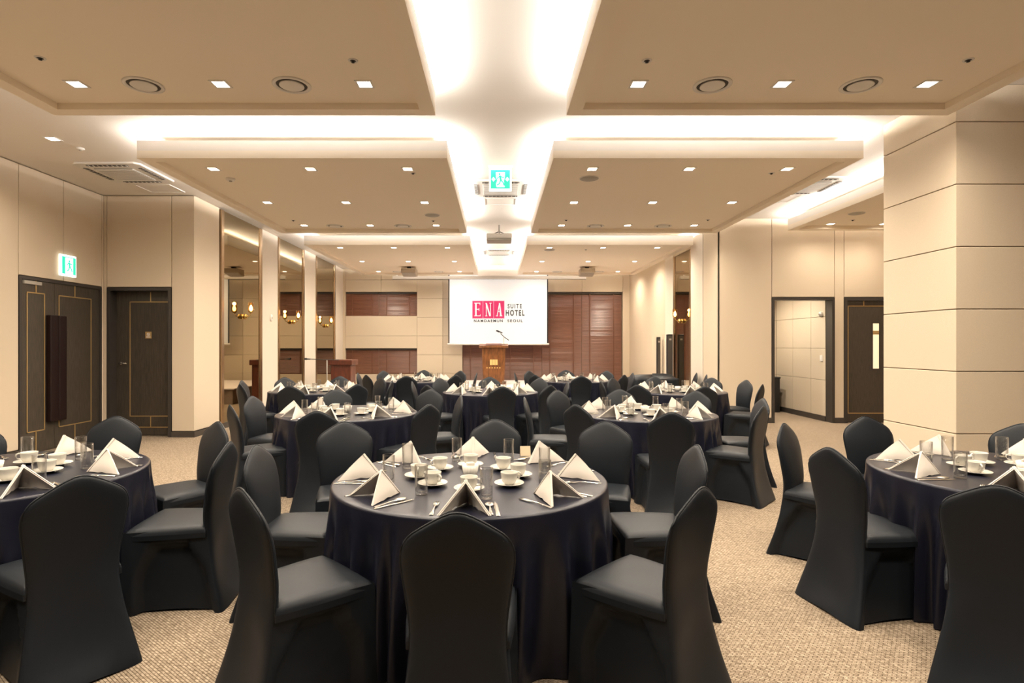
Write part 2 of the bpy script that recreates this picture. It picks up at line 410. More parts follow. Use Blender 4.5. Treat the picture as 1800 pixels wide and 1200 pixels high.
b = tag(MB().lathe([(.05, 0), (.05, .03), (.03, .05), (0, .055)], 18, (0,0,0), 'x').build('wall_sensor', M['white'], loc=(CX, 10.97, 2.08), rz=PI), 'white round sensor high on the corridor wall', 'sensor')
MB().lathe([(.018, .05), (.018, .062), (0, .064)], 12, (0,0,0), 'x').build('sensor_eye', M['grey'], b)

# dropped ceiling panels
for x0, x1, y0, y1, nm in PANELS:
    e = tag(empty('ceiling_panel', ((x0+x1)/2, (y0+y1)/2, ZP)), f'dropped white ceiling panel with cove lighting, {nm} one', 'ceiling', 'dropped ceiling panels', 'structure')
    a, b = (x1-x0)/2, (y1-y0)/2; t, bw = .02, .13
    MB().box(-a, a, -b, -b+t, ZF-ZP+.03, .20).box(-a, a, b-t, b, ZF-ZP+.03, .20).box(-a, -a+t, -b+t, b-t, ZF-ZP+.03, .20).box(a-t, a, -b+t, b-t, ZF-ZP+.03, .20).build('lip', M['paint'], e)
    MB().box(-a, a, -b, -b+bw, 0, ZF-ZP+.03).box(-a, a, b-bw, b, 0, ZF-ZP+.03).box(-a, -a+bw, -b+bw, b-bw, 0, ZF-ZP+.03).box(a-bw, a, -b+bw, b-bw, 0, ZF-ZP+.03).build('border', M['field'], e)
    MB().box(-a+bw, a-bw, -b+bw, b-bw, ZF-ZP, ZF-ZP+.03).build('field', M['field'], e)

# trim above the screen: end of the central channel
tag(MB().box(-.56, .64, 17.0, 17.05, ZP, ZC).build('trim_1', M['paint']), 'white upstand closing the central ceiling channel above the screen', 'trim', kind='structure')

# ------------------------------------------------------------------ doors
def inlay(parent, mk, pts, w_=.014):
    """gold strip along a polyline on a door face; mk(u, z, depth) maps to the face"""
    for (u0, z0), (u1, z1) in zip(pts[:-1], pts[1:]):
        a, b = sorted((u0, u1)); c, d = sorted((z0, z1))
        q = [mk(a-w_/2, c-w_/2), mk(b+w_/2, d+w_/2)]
        lo = [min(q[0][i], q[1][i]) for i in range(3)]; hi = [max(q[0][i], q[1][i]) for i in range(3)]
        for i in range(3):
            if hi[i]-lo[i] < 1e-5: lo[i] -= .003; hi[i] += .003
        MB().box(lo[0], hi[0], lo[1], hi[1], lo[2], hi[2]).build('inlay', M['gold'], parent)

# door_1: unequal double door in the left wall
d = tag(empty('door_1', (X_LEFT, 8.18, 0)), 'dark oak double door with gold inlay and oxblood pull plates', 'door', kind='structure')
y0, y1 = -.775, .775
MB().box(-.03, .004, y0, y0+.045, 0, 2.40).box(-.03, .004, y1-.045, y1, 0, 2.40).box(-.03, .004, y0+.045, y1-.045, 2.36, 2.40).build('door_frame', M['frame'], d)
ym = -.17
mk = lambda u, z: (-.010, u, z)
la = MB().box(-.03, -.012, y0+.047, ym-.002, .01, 2.358).build('leaf', M['darkwood'], d)
lb = MB().box(-.03, -.012, ym+.002, y1-.047, .01, 2.358).build('leaf', M['darkwood'], d)
inlay(la, mk, [(-.635, .30), (-.635, 2.19), (-.345, 2.19), (-.345, .30), (-.635, .30)]); inlay(la, mk, [(-.49, 2.19), (-.49, 2.35)]); inlay(la, mk, [(-.49, .02), (-.49, .30)])
inlay(lb, mk, [(-.085, .30), (-.085, 2.19), (.555, 2.19), (.555, .30), (-.085, .30)]); inlay(lb, mk, [(.22, 2.19), (.22, 2.35)]); inlay(lb, mk, [(.22, .02), (.22, .30)])
for lf, a, b in ((la, ym-.15, ym-.003), (lb, ym+.003, ym+.15)):
    MB().box(-.012, .06, a, b, .40, 1.90).build('pull_plate', M['oxblood'], lf, bevel=.012)
MB().box(-.012, .012, y0+.07, y0+.36, 2.30, 2.345).build('door_closer', M['grey'], d)

# door_2: single door recessed in the return wall
d = tag(empty('door_2', (-5.73, Y_RET, 0)), 'single dark oak door with gold plate and lever handle', 'door', kind='structure')
MB().box(-.515, -.465, -.008, .2, 0, 2.40).box(.465, .515, -.008, .2, 0, 2.40).box(-.465, .465, -.008, .2, 2.35, 2.40).build('door_frame', M['frame'], d)
lf = MB().box(-.463, .463, .155, .195, .01, 2.348).build('leaf', M['darkwood'], d)
mk = lambda u, z: (u, .153, z)
inlay(lf, mk, [(.46, 2.18), (-.245, 2.18), (-.245, .32), (.46, .32)]); inlay(lf, mk, [(.09, 2.18), (.09, 2.33)]); inlay(lf, mk, [(.09, .32), (.09, .14), (.46, .14)]); inlay(lf, mk, [(-.245, .14), (.09, .14)])
MB().lathe([(.026, 0), (.026, -.012), (.012, -.014), (.012, -.05), (0, -.05)], 16, (-.40, .155, 1.18), 'y').tube([(-.40, .11, 1.18), (-.34, .105, 1.185), (-.27, .108, 1.175)], [.012, .010, .008]).build('lever_handle', M['steel'], lf, True)
pl = MB().box(.005, .105, .149, .155, 1.585, 1.695).build('sign_plate', M['gold'], lf)
r_ = MB()
for k in range(20):
    a0, a1 = 2*PI*k/20, 2*PI*(k+1)/20
    r_.prism([(.056+.024*math.cos(a0), 1.652+.024*math.sin(a0)), (.056+.024*math.cos(a1), 1.652+.024*math.sin(a1)), (.056+.016*math.cos(a1), 1.652+.016*math.sin(a1)), (.056+.016*math.cos(a0), 1.652+.016*math.sin(a0))], 'y', .147, .149)
r_.prism([(.035, 1.668), (.041, 1.674), (.077, 1.636), (.071, 1.630)], 'y', .1465, .149).box(.022, .088, .147, .149, 1.602, 1.617)
r_.build('pictogram', M['white'], pl)

# door_3: open doorway frame; door_4: vision-panel door
d = tag(empty('door_3', ((DX0+DX1)/2, Y_RR, 0)), 'open doorway with dark frame leading to the tiled corridor', 'doorway', kind='structure')
h = (DX1-DX0)/2
MB().box(-h, -h+.05, -.01, .2, 0, 2.38).box(h-.05, h, -.01, .2, 0, 2.38).box(-h+.05, h-.05, -.01, .2, 2.33, 2.38).build('door_frame', M['frame'], d)
d = tag(empty('door_4', ((EX0+EX1)/2, Y_RR, 0)), 'dark oak door with narrow lit vision panel beside the pillar', 'door', kind='structure')
h = (EX1-EX0)/2
MB().box(-h, -h+.06, -.01, .14, 0, 2.38).box(h-.06, h, -.01, .14, 0, 2.38).box(-h+.06, h-.06, -.01, .14, 2.32, 2.38).build('door_frame', M['frame'], d)
lf = MB().box(-h+.06, h-.06, .05, .09, .01, 2.318).build('leaf', M['darkwood'], d)
mk = lambda u, z: (u, .048, z)
inlay(lf, mk, [(-.46, .18), (-.46, 2.22), (.30, 2.22), (.30, .18), (-.46, .18)]); inlay(lf, mk, [(-.16, 2.22), (-.16, 2.31)])
gp = MB().box(.01, .125, .044, .05, 1.03, 1.89).build('vision_pane', M['glow_pane'], lf)
MB().box(-.005, .01, .04, .05, 1.015, 1.905).box(.125, .14, .04, .05, 1.015, 1.905).box(.01, .125, .04, .05, 1.015, 1.03).box(.01, .125, .04, .05, 1.89, 1.905).build('pane_frame', M['frame'], gp)
MB().box(.01, .125, .040, .044, 1.68, 1.75).build('pane_band', M['gold'], gp)
MB().ball((.30, .02, 1.02), .025, 12).build('knob', M['brass'], lf, True)

# ------------------------------------------------------------------ downlights
dl_trim = MB().box(-.07, -.052, -.07, .07, -.006, .012).box(.052, .07, -.07, .07, -.006, .012).box(-.052, .052, -.07, -.052, -.006, .012).box(-.052, .052, .052, .07, -.006, .012).mesh('trim', M['white'])
dl_lens = MB().box(-.052, .052, -.052, .052, -.002, .004).mesh('lens', M['lamp'])
sp = bpy.data.lights.new('downlight_bulb', 'SPOT'); sp.energy = SPOT_W; sp.color = WARM; sp.spot_size = math.radians(165); sp.spot_blend = 1.0; sp.shadow_soft_size = .05
sp2 = sp.copy(); sp2.energy = SPOT_W*.45
def downlight(x, y, z, label, group='recessed square downlights', lamp=None):
    e = tag(empty('downlight', (x, y, z)), label, 'downlight', group)
    child(dl_trim, 'trim', e); child(dl_lens, 'lens', e)
    o = bpy.data.objects.new('downlight_bulb', lamp or sp); COL.objects.link(o); o.parent = e; o.location = (0, 0, -.012)
CL, CR = (-3.47, -2.28, -1.09), (1.17, 2.36, 3.56)
RY = {'front': (1.4, 3.02, 4.64), 'middle': (6.88, 8.50, 10.12), 'rear': (12.45, 14.48, 16.50)}
for rn, yy in RY.items():
    for j, y in enumerate(yy):
        for side, cs in (('left', CL), ('right', CR)):
            for i, x in enumerate(cs):
                if rn == 'rear' and j == 2 and i == 1: continue
                ci = ('outer', 'middle', 'inner') if side == 'left' else ('inner', 'middle', 'outer')
                downlight(x, y, ZF, f'square downlight, {ci[i]} one in the {("near", "centre", "far")[j]} row of the {rn} {side} ceiling panel')
downlight(-5.17, 6.54, ZC, 'square downlight in the ceiling before the single dark door')
downlight(-5.17, 2.6, ZC, 'square downlight in the ceiling along the near cream wall')
downlight(5.95, 10.0, ZF, 'square downlight above the open doorway', lamp=sp2); downlight(6.9, 10.0, ZF, 'square downlight above the vision-panel door', lamp=sp2)
downlight(5.95, 7.6, ZF, 'square downlight behind the pillar in the alcove panel')
downlight(5.5, 11.3, 2.9, 'added square downlight brightening the doorway corridor, nearer the hall'); downlight(5.3, 12.2, 2.9, 'square downlight in the doorway corridor ceiling, deeper inside')  # the lamp nearer the hall is added to brighten the corridor

# ------------------------------------------------------------------ ceiling fittings
df_ring = MB().lathe([(.155, 0), (.155, -.006), (.128, -.010), (.124, 0)], 36).mesh('outer_ring', M['white'], True)
df_gap = MB().lathe([(.126, .001), (.126, -.0015), (0, -.0015)], 36).mesh('gap', M['vent'])
df_disc = MB().lathe([(.096, 0), (.10, -.010), (.094, -.014), (0, -.016)], 36).mesh('disc', M['white'], True)
def diffuser(x, y, label, z=ZF):
    e = tag(empty('air_diffuser', (x, y, z)), label, 'air diffuser', 'round ceiling air diffusers')
    child(df_ring, 'outer_ring', e); child(df_gap, 'gap', e); child(df_disc, 'disc', e)
for rn, y in (('front', 4.66), ('middle', 10.18), ('rear', 16.55)):
    for x, nm in ((-2.93, 'left panel, outer one'), (-1.70, 'left panel, inner one'), (1.79, 'right panel, inner one'), (3.02, 'right panel, outer one')):
        diffuser(x, y, f'round air diffuser in the {rn} {nm}')
cs_mesh = MB().lathe([(.12, 0), (.12, -.006), (.112, -.010), (0, -.011)], 32).mesh('ceiling_speaker', M['grey'], True)
cs_rim = MB().lathe([(.128, 0), (.128, -.005), (.12, -.008), (.119, 0)], 32).mesh('rim', M['white'], True)
for x, y, nm in ((-1.07, 9.33, 'middle left ceiling panel'), (1.20, 7.27, 'middle right ceiling panel'), (5.9, 9.2, 'alcove ceiling panel'), (1.2, 12.75, 'rear right ceiling panel')):
    o = child(cs_mesh, 'ceiling_speaker', None, (x, y, ZF)); tag(o, f'small round grille speaker in the {nm}', 'speaker', 'round grilles in the ceiling')
    child(cs_rim, 'rim', o)
sk_mesh = MB().lathe([(.022, 0), (.021, -.004), (.012, -.006), (.011, -.014), (.013, -.016), (0, -.017)], 14).mesh('sprinkler_head', M['black'], True)
sk_esc = MB().lathe([(.038, 0), (.036, -.004), (.024, -.005), (.023, 0)], 18).mesh('escutcheon', M['white'], True)
for x, y, z, nm in ((-3.43, 4.22, ZF, 'front left panel, outer one'), (-1.09, 4.26, ZF, 'front left panel, inner one'), (1.14, 4.26, ZF, 'front right panel, inner one'), (3.57, 4.25, ZF, 'front right panel, outer one'),
                 (-3.52, 9.72, ZF, 'middle left panel, outer one'), (-1.10, 9.75, ZF, 'middle left panel, inner one'), (1.20, 9.7, ZF, 'middle right panel, inner one'), (3.64, 9.68, ZF, 'middle right panel, outer one'),
                 (-1.05, 7.05, ZF, 'middle left panel, near row'), (3.45, 7.05, ZF, 'middle right panel, near row'), (2.02, 12.7, ZF, 'rear right panel'), (6.15, 9.7, ZF, 'alcove panel')):
    o = child(sk_mesh, 'sprinkler_head', None, (x, y, z)); tag(o, f'small dark sprinkler head in the {nm}', 'sprinkler', 'ceiling sprinkler heads'); child(sk_esc, 'escutcheon', o)
sd = tag(MB().lathe([(.055, 0), (.055, -.018), (.04, -.03), (0, -.032)], 24).build('smoke_detector', M['white'], None, True, (-3.45, 7.28, ZF)), 'white round smoke detector in the middle left panel', 'smoke detector')
MB().lathe([(.02, -.031), (.018, -.04), (0, -.041)], 14).build('sensor_eye', M['grey'], sd, True)
sd = tag(MB().lathe([(.045, 0), (.045, -.015), (.03, -.024), (0, -.025)], 20).build('smoke_detector', M['white'], None, True, (-5.08, 6.85, ZC)), 'white round smoke detector in the ceiling before the single door', 'smoke detector')
MB().lathe([(.016, -.024), (.014, -.032), (0, -.033)], 12).build('sensor_eye', M['grey'], sd, True)

def aircon(x, y, label, hatch=True):
    e = tag(empty('air_conditioner', (x, y, ZC)), label, 'air conditioner', 'ceiling cassette air conditioners')
    a = .45
    f = MB(); f.prism([(-a+.06, -a), (a-.06, -a), (a, -a+.06), (a, a-.06), (a-.06, a), (-a+.06, a), (-a, a-.06), (-a, -a+.06)], 'z', -.028, 0)
    f.build('fascia', M['white'], e, bevel=.012)
    for ang in range(4):
        s = MB().box(-.27, .27, .345, .395, -.034, -.027).build('air_slot', M['vent'], e, rz=ang*PI/2)
        fl = MB()
        for k in range(9): fl.box(-.26+k*.0625, -.252+k*.0625, .346, .394, -.037, -.033)
        fl.build('louvre', M['white'], s)
    MB().box(-.26, .26, -.26, .26, -.042, -.028).build('grille', M['grey'], e, bevel=.006)
    g = MB()
    for k in range(12): g.box(-.25, .25, -.24+k*.0425, -.225+k*.0425, -.046, -.042)
    g.build('grille_bar', M['white'], e)
    if hatch:
        h_ = tag(MB().box(-.25, .25, -.2, .2, -.006, 0).build('access_hatch', M['paint'], None, False, (x, y+.80, ZC), bevel=.002), label.replace('white cassette air conditioner', 'white ceiling access hatch behind the air conditioner'), 'hatch', 'ceiling access hatches')
        MB().box(-.262, -.25, -.212, .212, -.012, 0).box(.25, .262, -.212, .212, -.012, 0).box(-.25, .25, -.212, -.2, -.012, 0).box(-.25, .25, .2, .212, -.012, 0).build('hatch_frame', M['white'], h_)
aircon(.06, 8.58, 'white cassette air conditioner behind the hanging exit sign')
aircon(.06, 14.45, 'white cassette air conditioner beyond the projector')
aircon(-5.15, 7.80, 'white cassette air conditioner before the single dark door')
aircon(4.62, 8.42, 'white cassette air conditioner near the pillar alcove')

# exit signs: a lit box with a green face and a white pictogram
def exit_sign(e, arrows):
    """face in local xz, front towards -y, 0.30 wide and 0.30 tall, centred"""
    MB().box(-.15, .15, 0, .035, -.155, .155).build('housing', M['exit_white'], e, bevel=.006)
    MB().box(-.128, .128, -.004, 0, -.125, .125).build('green_face', M['exit_green'], e)
    if arrows:
        MB().prism([(-.058, .095), (.058, .095), (.058, .02), (.045, -.02), (.058, -.105), (-.05, -.105), (-.058, -.06), (-.04, -.02), (-.058, .03)], 'y', -.007, -.004).build('doorway_mark', M['exit_white'], e)
        for s in (-1, 1):
            MB().prism([(s*.118, 0), (s*.092, .030), (s*.066, 0), (s*.092, -.030)][::s], 'y', -.007, -.004).build('arrow', M['exit_white'], e)
    else:
        MB().box(-.072, .072, -.007, -.004, -.125, .115).build('doorway_mark', M['exit_white'], e)
    r = MB()
    r.lathe([(.015, -.010), (.015, -.007)], 12, (.0 if not arrows else -.012, 0, .068), 'y')
    def limb(a, b, w_=.009):
        a, b = Vector((a[0], 0, a[1])), Vector((b[0], 0, b[1])); d_ = (b-a).normalized(); n_ = Vector((-d_.z, 0, d_.x))*w_
        r.prism([((a+n_).x, (a+n_).z), ((b+n_).x, (b+n_).z), ((b-n_).x, (b-n_).z), ((a-n_).x, (a-n_).z)], 'y', -.010, -.007)
    limb((-.008, .05), (.008, -.015), .013); limb((-.005, .04), (-.036, .02), .006); limb((-.036, .02), (-.044, .0), .006)
    limb((0, .042), (.03, .022), .006); limb((.03, .022), (.05, .032), .006)
    limb((.008, -.015), (.038, -.045), .008); limb((.038, -.045), (.05, -.085), .008); limb((.002, -.015), (-.012, -.058), .008); limb((-.012, -.058), (-.045, -.080), .008)
    r.build('running_figure', M['exit_green'], e)
e = tag(empty('exit_sign', (.05, 7.5, 3.69)), 'square green exit sign hanging from the central ceiling channel', 'exit sign')
exit_sign(e, True)
MB().box(-.165, .165, .0, .035, .155, .19).build('ceiling_bracket', M['white'], e)
e = tag(empty('exit_sign', (X_LEFT+.045, 8.21, 2.635), PI/2), 'green exit sign mounted on the wall over the double door', 'exit sign')
exit_sign(e, False)

# projector
e = tag(empty('projector', (.05, 11.2, 3.50)), 'white projector hung from the central ceiling channel', 'projector')
MB().box(-.25, .25, -.19, .19, .07, .17).build('body', M['white'], e, bevel=.02)
MB().box(-.245, .245, -.185, .185, .03, .07).build('underside', M['grey'], e, bevel=.01)
MB().lathe([(.05, 0), (.05, .03), (.04, .035), (0, .03)], 20, (.06, .19, .11), 'y').build('lens', M['black'], e, True)
MB().lathe([(.035, 0), (.035, .015), (.018, .02), (.018, .20)], 16, (0, 0, .17)).build('mount_pole', M['grey'], e, True)
for s in (-1, 1): MB().tube([(0, 0, .24), (s*.09, 0, .20), (s*.12, 0, .168)], .009, 8).build('mount_arm', M['black'], e, True)

# box speakers under the rear panels
for x, nm in ((-2.42, 'beside the screen over the tiled wall'), (2.50, 'over the tall blinds')):
    e = tag(empty('box_speaker', (x, 15.55, 3.36)), f'beige box speaker hung under the rear ceiling panel {nm}', 'speaker', 'hung box speakers')
    MB().prism([(-.18, .10), (.20, .03), (.20, .22), (-.18, .22)], 'x', -.20, .20).build('cabinet', M['tan'], e, bevel=.01)
    MB().prism([(-.165, .092), (.185, .027), (.185, .034), (-.165, .099)], 'x', -.175, .175).build('grille', M['grey'], e)
    MB().box(-.05, .05, -.05, .05, .22, .276).build('bracket', M['black'], e)

# ------------------------------------------------------------------ screen with the projected logo
e = tag(empty('projection_screen', (.05, 17.25, 2.55)), 'white roll-down projection screen showing a crimson hotel logo', 'screen')
MB().box(-1.50, 1.50, 0, .01, -1.02, 1.08).build('fabric_sheet', M['screen'], e)
for s in (-1, 1): MB().box(s*1.515-.018, s*1.515+.018, -.002, .012, -1.02, 1.08).build('side_border', M['black'], e)
MB().tube([(-1.56, .0, -1.045), (1.56, .0, -1.045)], .028, 12).build('bottom_bar', M['white'], e, True)
def spx(px, py): return ((px-876)/57.4, (543.5-py)/57.4)
lg = empty('logo'); lg.parent = e; lg.location = (0, -.003, 0)
x0, z1 = spx(830, 527); x1, z0 = spx(887, 558.5); wd = (x1-x0)
MB().box(x0, x1, -.001, .001, z0, z1).build('logo_block', M['pink'], lg)
ln = MB().box(x0, x1, -.003, -.001, z1-.012, z1).box(x0, x1, -.003, -.001, z0, z0+.012).box(x0, x0+.012, -.003, -.001, z0, z1).box(x1-.012, x1, -.003, -.001, z0, z1)
for k in (1, 2): ln.box(x0+wd*k/3-.008, x0+wd*k/3+.008, -.003, -.001, z0, z1)
ln.build('logo_lines', M['pinkline'], lg)
def letter(ch, cx, zlo, zhi):
    m = MB(); h2 = .11; t = .03; s = .014
    def st(*pts): m.prism([(cx+a, zlo+(zhi-zlo)*b) for a, b in pts], 'y', -.005, -.003)
    def hz(a, b, c, th=.02): st((a, c), (b, c), (b, c+th/(zhi-zlo)), (a, c+th/(zhi-zlo)))
    if ch == 'E':
        st((-.075, 0), (-.03, 0), (-.03, 1), (-.075, 1)); hz(-.10, .09, 0, .025); hz(-.10, .085, .955, .025); hz(-.03, .05, .5, .022)
        st((.07, 0), (.09, 0), (.09, .17), (.075, .1)); st((.065, .88), (.08, .82), (.085, 1), (.065, 1)); st((.035, .4), (.05, .4), (.05, .63), (.035, .6))
    elif ch == 'N':
        st((-.075, 0), (-.055, 0), (-.055, 1), (-.075, 1)); st((.055, 0), (.075, 0), (.075, 1), (.055, 1)); st((.03, 0), (.075, 0), (-.045, 1), (-.09, 1))
        hz(-.10, -.03, 0, .02); hz(.03, .10, .96, .02)
    else:
        st((-.075, 0), (-.055, 0), (.02, .95), (.0, 1)); st((.03, 0), (.08, 0), (.03, 1), (-.01, 1)); hz(-.045, .05, .33, .02)
        hz(-.10, -.035, 0, .02); hz(.01, .10, 0, .02)
    return m.build('letter', M['screen'], lg)
for k, ch in enumerate('ENA'): letter(ch, x0+wd*(k+.5)/3, z0+.07, z1-.07)
for body, px, py, sz, wpx, off in (('SUITE', 905, 537, .19, 25, .004), ('HOTEL', 905.5, 549, .235, 33, .008), ('NAMDAEMUN', 858.5, 562.8, .115, 51, .003), ('SEOUL', 905.5, 562.8, .115, 27, .003)):
    a, b = spx(px, py); o = text(body, lg, sz, (a, -.003, b), M['ink'], off=off)
    xs = [v.co.x for v in o.data.vertices]; o.scale.x = wpx/57.4/(max(xs)-min(xs))
e = tag(MB().box(-3.2, 2.75, 17.24, 17.36, 3.50, 3.60).build('screen_case', M['white'], bevel=.006), 'long white screen case under the ceiling at the end wall', 'screen case')
MB().box(-3.2, 2.75, 17.25, 17.27, 3.49, 3.50).build('case_slot', M['vent'], e)
MB().box(-3.1, -3.06, 17.26, 17.34, 3.60, ZC).box(2.6, 2.64, 17.26, 17.34, 3.60, ZC).build('hanger', M['white'], e)

# ------------------------------------------------------------------ stage, podium, lectern, microphones
e = tag(empty('stage', (.05, 15.55, 0)), 'low stage platform with pale top below the screen', 'stage')
MB().box(-3.25, 3.25, -1.65, 1.65, .37, .40).build('platform_top', M['stage'], e, bevel=.006)
sk = MB(); N = 240; per = []
for i in range(N):                       # gathered skirt around the platform
    t = i/N*2*(6.4+3.2)
    if t < 6.4: p_ = (-3.2+t, -1.6, 0, -1)
    elif t < 9.6: p_ = (3.2, -1.6+t-6.4, 1, 0)
    elif t < 16: p_ = (3.2-(t-9.6), 1.6, 0, 1)
    else: p_ = (-3.2, 1.6-(t-16), -1, 0)
    per.append(p_)
rows = [[(x+nx*.02*math.sin(i*2.1), y+ny*.02*math.sin(i*2.1), z) for i, (x, y, nx, ny) in enumerate(per+per[:1])] for z in (0.0, .37)]
sk.grid(rows).build('skirt', M['skirt'], e, True)

e = tag(empty('podium', (-.08, 15.6, .40)), 'walnut speaker podium with gold emblem standing on the stage', 'podium')
MB().prism([(-.29, .05), (.29, .05), (.325, 1.0), (-.325, 1.0)], 'y', -.22, .22).build('body', M['podium'], e, bevel=.008)
MB().box(-.33, .33, -.25, .25, 0, .055).build('plinth', M['podium'], e, bevel=.008)
MB().prism([(-.27, .0), (.27, .0), (.27, .12), (-.27, .06)], 'x', -.40, .40).build('top', M['podium'], e, bevel=.01).location = (0, 0, 1.0)
MB().prism([(-.2, .075), (.2, .115), (.2, .125), (-.2, .085)], 'x', -.22, .22).build('reading_shelf', M['lectern'], e).location = (0, 0, 1.0)
em = MB()
for k in range(3): em.box(-.105+k*.072, -.105+k*.072+.066, -.228, -.221, .53, .68)
em.build('emblem', M['leaf'], e)
em = MB()
for k in range(6): em.box(-.20+k*.07, -.165+k*.07, -.226, -.221, .44, .465)
em.build('emblem_line', M['leaf'], e)
e = tag(empty('microphone', (.20, 15.70, 1.50)), 'black microphone on a short boom stand on the podium', 'microphone')
MB().lathe([(.06, 0), (.06, .015), (.012, .02), (.011, .21), (0, .21)], 16).build('stand', M['grey'], e, True)
MB().tube([(-.09, -.02, .30), (0, 0, .21), (.14, .02, .11)], .011, 8).build('boom', M['black'], e, True)
MB().tube([(-.04, -.03, .315), (-.13, -.06, .35), (-.14, -.062, .352), (-.21, -.085, .38)], [.014, .018, .028, .022], 10).build('microphone_head', M['black'], e, True)

e = tag(empty('lectern', (-3.86, 14.15, 0), math.radians(-4)), 'red mahogany lectern standing beside the stage near the mirrors', 'lectern')
MB().box(-.25, .25, -.2, .2, .06, .98).build('body', M['lectern'], e, bevel=.006)
MB().box(-.29, .29, -.24, .24, 0, .06).build('plinth', M['lectern'], e, bevel=.008)
MB().box(-.30, .30, -.25, .25, .98, 1.11).build('top', M['lectern'], e, bevel=.015)
MB().box(-.19, .19, -.208, -.2, .14, .92).build('front_panel', M['lectern'], e, bevel=.004)
MB().box(.25, .256, -.05, .05, .45, .55).build('emblem', M['brass'], e)
e = tag(empty('microphone_stand', (-4.14, 13.7, 0)), 'microphone stand with level boom beside the mahogany lectern', 'microphone stand')
for k in range(3):
    a = k*2*PI/3+.4; MB().tube([(0, 0, .16), (.26*math.cos(a), .26*math.sin(a), .012)], .012, 8).build('leg', M['black'], e, True)
MB().tube([(0, 0, .10), (0, 0, 1.12)], .012, 8).build('pole', M['grey'], e, True)
MB().tube([(.30, 0, 1.11), (-.42, -.02, 1.135)], .009, 8).build('boom', M['black'], e, True)
MB().tube([(-.40, -.02, 1.134), (-.48, -.02, 1.137), (-.49, -.02, 1.138), (-.55, -.02, 1.14)], [.014, .018, .028, .022], 10).build('microphone_head', M['black'], e, True)

# column speakers by the right wall
for x, y, h, wd, lab in ((4.09, 14.2, 1.68, .042, 'slim black column speaker nearer the blinds'), (4.07, 13.22, 1.73, .065, 'thicker black column speaker beside the narrow mirror')):
    e = tag(empty('column_speaker', (x, y, 0)), lab, 'speaker', 'column speakers')
    MB().box(-.10, .10, -.14, .14, 0, .03).build('base', M['black'], e, bevel=.008)
    MB().box(-wd, wd, -.05, .05, .03, h).build('column', M['black'], e, bevel=.01)
    MB().box(-wd*.8, wd*.8, -.056, -.05, .5, h-.04).build('grille', M['vent'], e)
    MB().box(-wd*.4, wd*.4, -.059, -.056, h-.14, h-.10).build('badge', M['grey'], e)

# wall sconces: brass ball, arm and glass chimney with a lit bulb
def sconce(x, y, s, label):
    e = tag(empty('wall_sconce', (x, y, 2.02)), label, 'sconce', 'brass wall sconces')
    MB().lathe([(.05, 0), (.05, .012*s), (.02, .02*s), (0, .02*s)], 18, (0, 0, 0), 'x').build('back_plate', M['brass'], e, True)
    MB().ball((s*.05, 0, 0), .05, 18).build('ball', M['brass'], e, True)
    MB().tube([(s*.05, 0, .0), (s*.11, 0, .005), (s*.15, 0, .03), (s*.16, 0, .07)], .010, 8).build('arm', M['brass'], e, True)
    MB().lathe([(.015, .06), (.03, .075), (.045, .09), (.042, .10), (.02, .10)], 18, (s*.16, 0, 0)).build('cup_holder', M['brass'], e, True)
    MB().lathe([(.05, .095), (.056, .14), (.056, .27), (.0545, .27), (.0545, .14), (.0485, .097)], 20, (s*.16, 0, 0)).build('glass_chimney', M['amber'], e, True)
    MB().lathe([(0, .10), (.018, .11), (.032, .145), (.024, .185), (0, .225)], 14, (s*.16, 0, 0)).build('bulb', M['bulb'], e, True)
    l = bpy.data.lights.new('sconce_bulb', 'POINT'); l.energy = 3; l.color = (1, .66, .32); l.shadow_soft_size = .03
    o = bpy.data.objects.new('sconce_bulb', l); COL.objects.link(o); o.parent = e; o.location = (s*.16, 0, .245)
for k, (a, b) in enumerate(MIRR):
    sconce(X_MIR, (a+b)/2, 1, ['brass sconce on the mirror nearest the single door', 'brass sconce on the middle mirror', 'brass sconce on the mirror nearest the far blinds'][k])
sconce(X_RF, 12.72, -1, 'brass sconce on the narrow mirror by the column speakers')
o = tag(MB().lathe([(.05, 0), (.05, .02), (.04, .03), (0, .032)], 20, (0,0,0), 'x').build('wall_thermostat', M['white'], None, True, (X_MIR+.01, 12.03, 2.06)), 'small white round sensor on the first pilaster', 'sensor')
o.scale = (1, .9, 1.5)
MB().lathe([(.018, .03), (.018, .036), (0, .037)], 12, (0,0,0), 'x').build('dial', M['grey'], o)

# ------------------------------------------------------------------ covered banquet chair
def interp(tab, x):
    for (a, fa), (b, fb) in zip(tab[:-1], tab[1:]):
        if x <= b:
            t = max(0, (x-a)/(b-a)); return fa+(fb-fa)*t
    return tab[-1][1]
def smooth_tab(tab, x, d=.03): return (interp(tab, x-d)+2*interp(tab, x)+interp(tab, x+d))/4
def sstep(t): t = max(0, min(1, t)); return t*t*(3-2*t)
WT = [(-1, .250), (0, .236), (.12, .214), (.25, .190), (.38, .173), (.48, .170), (.58, .182), (.69, .197), (.77, .204), (2, .206)]
YT = [(-1, -.39), (0, -.315), (.15, -.270), (.30, -.236), (.42, -.219), (.52, -.216), (.70, -.240), (.90, -.285), (2, -.53)]
TT = [(0, .905), (.12, .902), (.28, .889), (.45, .870), (.62, .849), (.76, .830), (.86, .812), (.93, .790), (.975, .762), (1, .728)]
US = [0, .12, .26, .40, .54, .66, .76, .84, .90, .945, .975, .992, 1]
US = [-u for u in US[::-1]][:-1]+US
TH = .050
